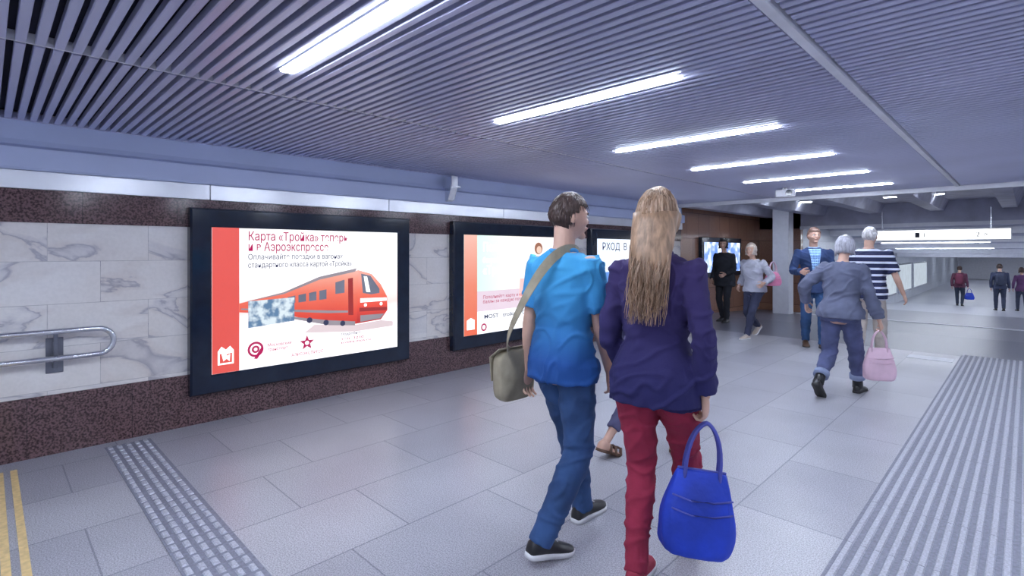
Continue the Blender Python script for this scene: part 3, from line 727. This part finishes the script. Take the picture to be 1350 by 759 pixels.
def grad(name,c0,c1,z0,z1,axis=2):
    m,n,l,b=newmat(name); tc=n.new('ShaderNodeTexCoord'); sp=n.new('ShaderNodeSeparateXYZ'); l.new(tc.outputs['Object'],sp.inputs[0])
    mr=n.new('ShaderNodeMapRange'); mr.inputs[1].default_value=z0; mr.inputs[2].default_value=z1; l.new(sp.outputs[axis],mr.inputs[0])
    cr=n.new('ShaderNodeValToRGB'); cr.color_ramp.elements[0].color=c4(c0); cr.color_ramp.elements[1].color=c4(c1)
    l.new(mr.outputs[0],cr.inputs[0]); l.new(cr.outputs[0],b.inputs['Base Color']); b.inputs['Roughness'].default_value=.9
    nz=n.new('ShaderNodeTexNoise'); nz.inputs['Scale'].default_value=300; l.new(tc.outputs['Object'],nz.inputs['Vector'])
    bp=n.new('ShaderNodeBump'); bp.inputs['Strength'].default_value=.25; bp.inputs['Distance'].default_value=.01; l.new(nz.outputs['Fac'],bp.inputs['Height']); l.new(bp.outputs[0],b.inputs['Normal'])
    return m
def stripes(name,c0,c1,per,duty):
    m,n,l,b=newmat(name); tc=n.new('ShaderNodeTexCoord'); sp=n.new('ShaderNodeSeparateXYZ'); l.new(tc.outputs['Object'],sp.inputs[0])
    a=n.new('ShaderNodeMath'); a.operation='DIVIDE'; a.inputs[1].default_value=per; l.new(sp.outputs[2],a.inputs[0])
    f=n.new('ShaderNodeMath'); f.operation='FRACT'; l.new(a.outputs[0],f.inputs[0])
    cr=n.new('ShaderNodeValToRGB'); cr.color_ramp.interpolation='CONSTANT'; cr.color_ramp.elements[0].color=c4(c0); cr.color_ramp.elements[1].position=duty; cr.color_ramp.elements[1].color=c4(c1)
    l.new(f.outputs[0],cr.inputs[0]); l.new(cr.outputs[0],b.inputs['Base Color']); b.inputs['Roughness'].default_value=.85; return m
def denim(n,c): return M('denim_'+n,c,rough=.9,var=.35,scale=5,bump=.3,bscale=400)
m_blk=M('black_leather',(.015,.015,.018),rough=.35); m_ws=M('white_rubber',(.7,.7,.72),rough=.6); m_bs=M('black_rubber',(.03,.03,.03),rough=.7)
m_brs=M('brown_leather',(.10,.05,.03),rough=.4); m_bei=M('beige_canvas',(.50,.42,.36),rough=.7)
# near couple
MX=-1.72
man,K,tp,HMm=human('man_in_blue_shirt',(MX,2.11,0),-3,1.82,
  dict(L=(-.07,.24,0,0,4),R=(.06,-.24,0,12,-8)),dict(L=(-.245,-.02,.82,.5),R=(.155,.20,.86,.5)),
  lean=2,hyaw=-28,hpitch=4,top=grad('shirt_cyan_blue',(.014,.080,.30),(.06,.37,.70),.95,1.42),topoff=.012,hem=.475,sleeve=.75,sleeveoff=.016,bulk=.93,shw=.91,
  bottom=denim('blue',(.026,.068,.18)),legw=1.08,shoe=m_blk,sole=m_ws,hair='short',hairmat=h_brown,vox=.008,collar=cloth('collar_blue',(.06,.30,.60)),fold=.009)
WP=(-1.22,2.17,0)
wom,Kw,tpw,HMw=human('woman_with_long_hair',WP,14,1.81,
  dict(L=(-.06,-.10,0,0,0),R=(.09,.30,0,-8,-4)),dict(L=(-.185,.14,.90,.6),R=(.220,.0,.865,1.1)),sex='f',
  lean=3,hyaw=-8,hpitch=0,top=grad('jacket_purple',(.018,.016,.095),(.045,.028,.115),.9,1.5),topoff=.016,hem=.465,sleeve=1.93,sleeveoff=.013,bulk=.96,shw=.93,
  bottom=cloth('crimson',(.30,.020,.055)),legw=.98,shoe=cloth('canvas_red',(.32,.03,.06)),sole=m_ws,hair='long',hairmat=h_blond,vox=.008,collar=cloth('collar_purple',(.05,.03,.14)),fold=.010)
human('pedestrian_in_sandals',(-1.98,3.38,0),-8,1.60,
  dict(L=(-.16,-.28,0,22,0),R=(.07,.28,0,0,0)),dict(L=(-.24,.12,.80,.4),R=(.24,-.1,.80,.4)),sex='f',
  top=cloth('slate',(.10,.10,.2)),bottom=cloth('dusk',(.08,.08,.16)),legend=.72,shoe=m_brs,sole=m_brs,sandal=True,hair='bob',hairmat=h_mid,vox=.013)
gw,Kg,_,_=human('woman_in_grey_jacket',(-1.385,6.25,0),-6,1.71,
  dict(L=(-.10,-.38,.02,42,0),R=(.07,.29,0,0,0)),dict(L=(-.34,.02,.94,.6),R=(.31,.12,.80,1.1)),sex='f',lean=9,hyaw=12,hpitch=12,
  top=cloth('grey_blue',(.12,.135,.21)),topoff=.028,hem=.50,sleeve=1.9,sleeveoff=.024,bulk=1.08,bottom=denim('grey',(.08,.095,.20)),legend=.80,legw=1.15,cuff=denim('cuff',(.25,.3,.45)),
  shoe=m_blk,sole=m_bs,boot=True,hair='bob',hairmat=h_grey,vox=.010,fold=.010)
human('man_in_striped_shirt',(-1.57,8.6,0),-6,1.84,
  dict(L=(-.09,-.16,0,10,4),R=(.09,.20,0,0,-4)),dict(L=(-.33,.0,.86,.5),R=(.38,.10,.92,.5)),lean=3,hyaw=-10,
  top=stripes('striped_shirt',(.015,.02,.07),(.62,.66,.8),.085,.66),topoff=.026,bulk=1.12,sleeve=.85,sleeveoff=.03,bottom=cloth('beige',(.50,.44,.40)),legw=1.2,
  shoe=m_brs,sole=m_bs,hair='short',hairmat=h_white,vox=.012)
human('man_in_suit_jacket',(-2.39,9.14,0),206,1.86,
  dict(L=(-.10,.12,0,0,6),R=(.09,-.12,0,8,-6)),dict(L=(-.27,.04,.90,.5),R=(.22,.30,1.18,.8)),lean=1,hyaw=10,
  top=cloth('navy_suit',(.025,.05,.14)),topoff=.018,hem=.455,sleeve=1.95,sleeveoff=.014,bottom=denim('navy',(.03,.08,.20)),legw=1.05,bulk=.95,
  shoe=m_brs,sole=m_bs,hair='short',hairmat=h_mid,vox=.011,shirtfront=cloth('light_blue_shirt',(.30,.50,.85)),collar=cloth('shirt_collar',(.4,.6,.88)))
human('woman_in_pale_jacket',(-3.42,9.52,0),168,1.70,
  dict(L=(-.08,.34,0,0,0),R=(.10,-.34,.02,34,0)),dict(L=(-.27,.16,.95,.7),R=(.26,.05,.88,.7)),sex='f',lean=6,hyaw=0,
  top=cloth('pale_grey',(.50,.51,.60)),topoff=.028,hem=.50,sleeve=1.9,sleeveoff=.022,bottom=cloth('charcoal',(.04,.045,.09)),legw=1.0,
  shoe=m_bei,sole=m_ws,hair='bob',hairmat=h_pale,vox=.011,fold=.009)
human('woman_in_black_coat',(-4.60,11.1,0),175,1.76,
  dict(L=(-.09,.08,0,0,6),R=(.09,-.10,0,4,-6)),dict(L=(-.14,.24,1.02,.8),R=(.24,.08,.90,.5)),sex='f',lean=2,hyaw=15,
  top=cloth('black',(.022,.025,.035)),topoff=.035,hem=.43,sleeve=1.95,sleeveoff=.022,bottom=cloth('black_trousers',(.02,.022,.03)),
  shoe=m_blk,sole=m_bs,hair='bob',hairmat=h_black,vox=.013)
dist=[('man_with_backpack',(-2.19,31.0),0,1.80,(.10,.03,.06),(.03,.04,.07)),('man_with_backpack',(-.76,27.4),8,1.80,(.04,.05,.10),(.04,.05,.09)),('woman_in_dark_top',(-.16,28.2),10,1.70,(.10,.04,.12),(.05,.06,.10))]
far=[]
for i,(nm,(x,yy),th,H,c1,c2) in enumerate(dist):
    far.append(human(nm,(x,yy,zr(yy)),th,H,dict(L=(-.09,.18,0,0,4),R=(.09,-.18,.0,14,-4)),dict(L=(-.26,-.05,.88,.6),R=(.28,.10,.86,.6)),sex='m' if i<2 else 'f',
      top=cloth('far_top_%d'%i,c1),bottom=cloth('far_trousers_%d'%i,c2),shoe=m_blk,sole=m_bs,hair='short' if i<2 else 'bob',hairmat=h_brown,vox=.018,fold=.004)[0])
# ------------------------------------------------------------------ bags
def handbag(name,loc,th,w,dp,h,hh,mat,mat2,tilt=0):
    r=empty(name,loc,th); r.rotation_euler=(0,rad(tilt),rad(th)); mb=MB(); rings=[]
    for f,sw,sd in ((0,.72,.70),(.02,.88,.92),(.08,.97,1),(.25,1.02,1.05),(.45,1.0,1.0),(.65,.92,.80),(.82,.80,.5),(.96,.70,.28),(1,.66,.2)):
        rg=[]
        for j in range(40):
            a=2*math.pi*j/40; k=1+.12*noise.noise(V((math.cos(a)*3,math.sin(a)*3,f*6)))
            rg.append((w/2*sw*k*math.copysign(abs(math.cos(a))**.6,math.cos(a)),dp/2*sd*k*math.copysign(abs(math.sin(a))**.6,math.sin(a)),h*f))
        rings.append(rg)
    mb.loft(rings); o=mb.build('bag_body',mat,r,smooth=True); sb=o.modifiers.new('s','SUBSURF'); sb.levels=1; sb.render_levels=1
    for sy in (-1,1):
        mb=MB(); P=[]
        for i in range(17):
            t=math.pi*i/16; P.append((-w*.24*math.cos(t)*abs(math.cos(t))**.3,sy*dp*.12*(1-math.sin(t)*.7),h*.90+(hh)*math.sin(t)**.7))
        mb.tube(P,.0085,V((0,1,0)),n=8); mb.build('handle',mat2,r,smooth=True)
    mb=MB(); mb.tube([(-w*.32,0,h*1.0),(w*.32,0,h*1.0)],.006,n=8); mb.build('zip',mat2,r,smooth=True)
    mb=MB()
    for (fz,sd) in ((.55,.50),(.70,.41)):
        mb.tube([(-w*.40,-dp*sd*.85,h*(fz+.03)),(-w*.15,-dp*sd,h*(fz-.01)),(w*.15,-dp*sd,h*fz),(w*.40,-dp*sd*.85,h*(fz+.04))],.004,n=6)
    mb.build('piping',mat2,r,smooth=True)
    return r
m_cob=M('cobalt_fabric',(.010,.045,.46),rough=.6,var=.35,scale=5,bump=.3,bscale=30); m_cobd=M('indigo_strap',(.07,.08,.36),rough=.5)
wr=(Matrix.Translation(WP)@Matrix.Rotation(rad(14),4,'Z'))@Kw['R']['wr']
hp=wr+V((0,0,-.11))
ti=-6
handbag('blue_handbag',(hp.x-math.sin(rad(ti))*-.50*math.cos(rad(38)),hp.y-math.sin(rad(ti))*-.50*math.sin(rad(38)),hp.z-.575),38,.31,.17,.36,.245,m_cob,m_cobd,tilt=-ti)
m_pk=M('pink_leather',(.72,.50,.60),rough=.5,var=.1)
wg=(Matrix.Translation((-1.385,6.25,0))@Matrix.Rotation(rad(-6),4,'Z'))@Kg['R']['wr']
handbag('pink_handbag',(wg.x,wg.y,wg.z-.10-.50),30,.28,.12,.32,.21,m_pk,m_pk)
handbag('pink_shoulder_bag',(-3.14,9.60,.90),60,.30,.14,.24,.20,M('hot_pink',(.75,.25,.42),rough=.5),m_pk)
handbag('blue_shopping_bag',(-1.86,31.05,zr(31)+.30),20,.34,.16,.30,.22,m_cob,m_cobd)
# messenger bag
m_olive=M('olive_canvas',(.34,.295,.21),rough=.85,var=.2,scale=12,bump=.3,bscale=300)
sb=empty('shoulder_bag',(MX,2.11,0),-3)
mb=MB(); rings=[]
for x,s in ((-.305,.88),(-.295,.97),(-.27,1),(-.245,1),(-.225,.95)):
    rings.append([(x-.012,-.09+.125*s*math.copysign(abs(math.cos(a))**.45,math.cos(a)),.83+.14*s*math.copysign(abs(math.sin(a))**.45,math.sin(a))) for a in [2*math.pi*j/32 for j in range(32)]])
mb.loft(rings); mb.build('bag_body',m_olive,sb,smooth=True)
mb=MB(); mb.loft([[(-.322,-.21,.80),(-.322,.03,.80),(-.328,.03,.80),(-.328,-.21,.80)],[(-.322,-.222,.93),(-.322,.042,.93),(-.329,.042,.93),(-.329,-.222,.93)],[(-.245,-.222,.982),(-.245,.042,.982),(-.248,.042,.987),(-.248,-.222,.987)]]); mb.build('flap',m_olive,sb,bevel=.003)
mb=MB(); mb.box((-.333,-.11,.79),(-.326,-.07,.84)); mb.build('buckle',m_brs,sb,bevel=.003)
mb=MB(); P=[]
Ps=V((.070,-.012,1.512)); Ph=V((-.262,-.08,.95)); Md=(Ps+Ph)/2; hv=(Ps-Ph)/2
for i in range(40):
    t=2*math.pi*i/40; P.append(Md+hv*math.copysign(abs(math.cos(t))**.8,math.cos(t))+V((0,.152*math.copysign(abs(math.sin(t))**.8,math.sin(t)),0)))
rings=[]
for i,p in enumerate(P):
    t=(P[(i+1)%40]-P[i-1]).normalized(); out=(p-V((-.06,0,p.z))); out.z=0
    out=(out-t*out.dot(t)).normalized(); w=t.cross(out)
    rings.append([p+w*.024+out*.002,p-w*.024+out*.002,p-w*.024-out*.002,p+w*.024-out*.002])
mb.loft(rings,closed=True); mb.build('strap',m_olive,sb,smooth=False)
# backpacks worn by the two distant men are parts of those figures
for (par,c) in ((far[0],(.12,.02,.05)),(far[1],(.04,.05,.09))):
    mb=MB(); rings=[]
    for f,s in ((0,.8),(.04,.96),(.3,1),(.7,.98),(.9,.85),(1,.55)):
        rings.append([(.15*s*math.copysign(abs(math.cos(a))**.6,math.cos(a)),-.23+.085*s*math.copysign(abs(math.sin(a))**.6,math.sin(a)),1.0+.44*f) for a in [2*math.pi*j/24 for j in range(24)]])
    mb.loft(rings); mm=M('backpack_fabric',c,rough=.8); mb.build('backpack_pack',mm,par,smooth=True)
    mb=MB()
    for sx in (-1,1): mb.tube([(sx*.09,-.16,1.42),(sx*.11,-.04,1.50),(sx*.12,.10,1.42),(sx*.13,.12,1.25),(sx*.15,0,1.08),(sx*.12,-.16,1.04)],.014,n=8)
    mb.tube([(-.10,-.312,1.06),(-.10,-.325,1.22),(.10,-.325,1.22),(.10,-.312,1.06)],.008,n=6); mb.build('backpack_straps',mm,par,smooth=True)
# ------------------------------------------------------------------ world, camera, view
w=bpy.data.worlds.new('World'); scene.world=w; w.use_nodes=True
w.node_tree.nodes['Background'].inputs[0].default_value=(.5,.6,1,1); w.node_tree.nodes['Background'].inputs[1].default_value=.3
cd=bpy.data.cameras.new('camera'); cam=bpy.data.objects.new('camera',cd); COL.objects.link(cam)
cam.location=(0,0,1.5); cam.rotation_euler=(rad(90),0,rad(44.7)); cd.sensor_width=36; cd.lens=18.32; cd.shift_y=-.0359; cd.clip_start=.05; cd.clip_end=200
scene.camera=cam
scene.view_settings.view_transform='Standard'
scene.view_settings.look='None'
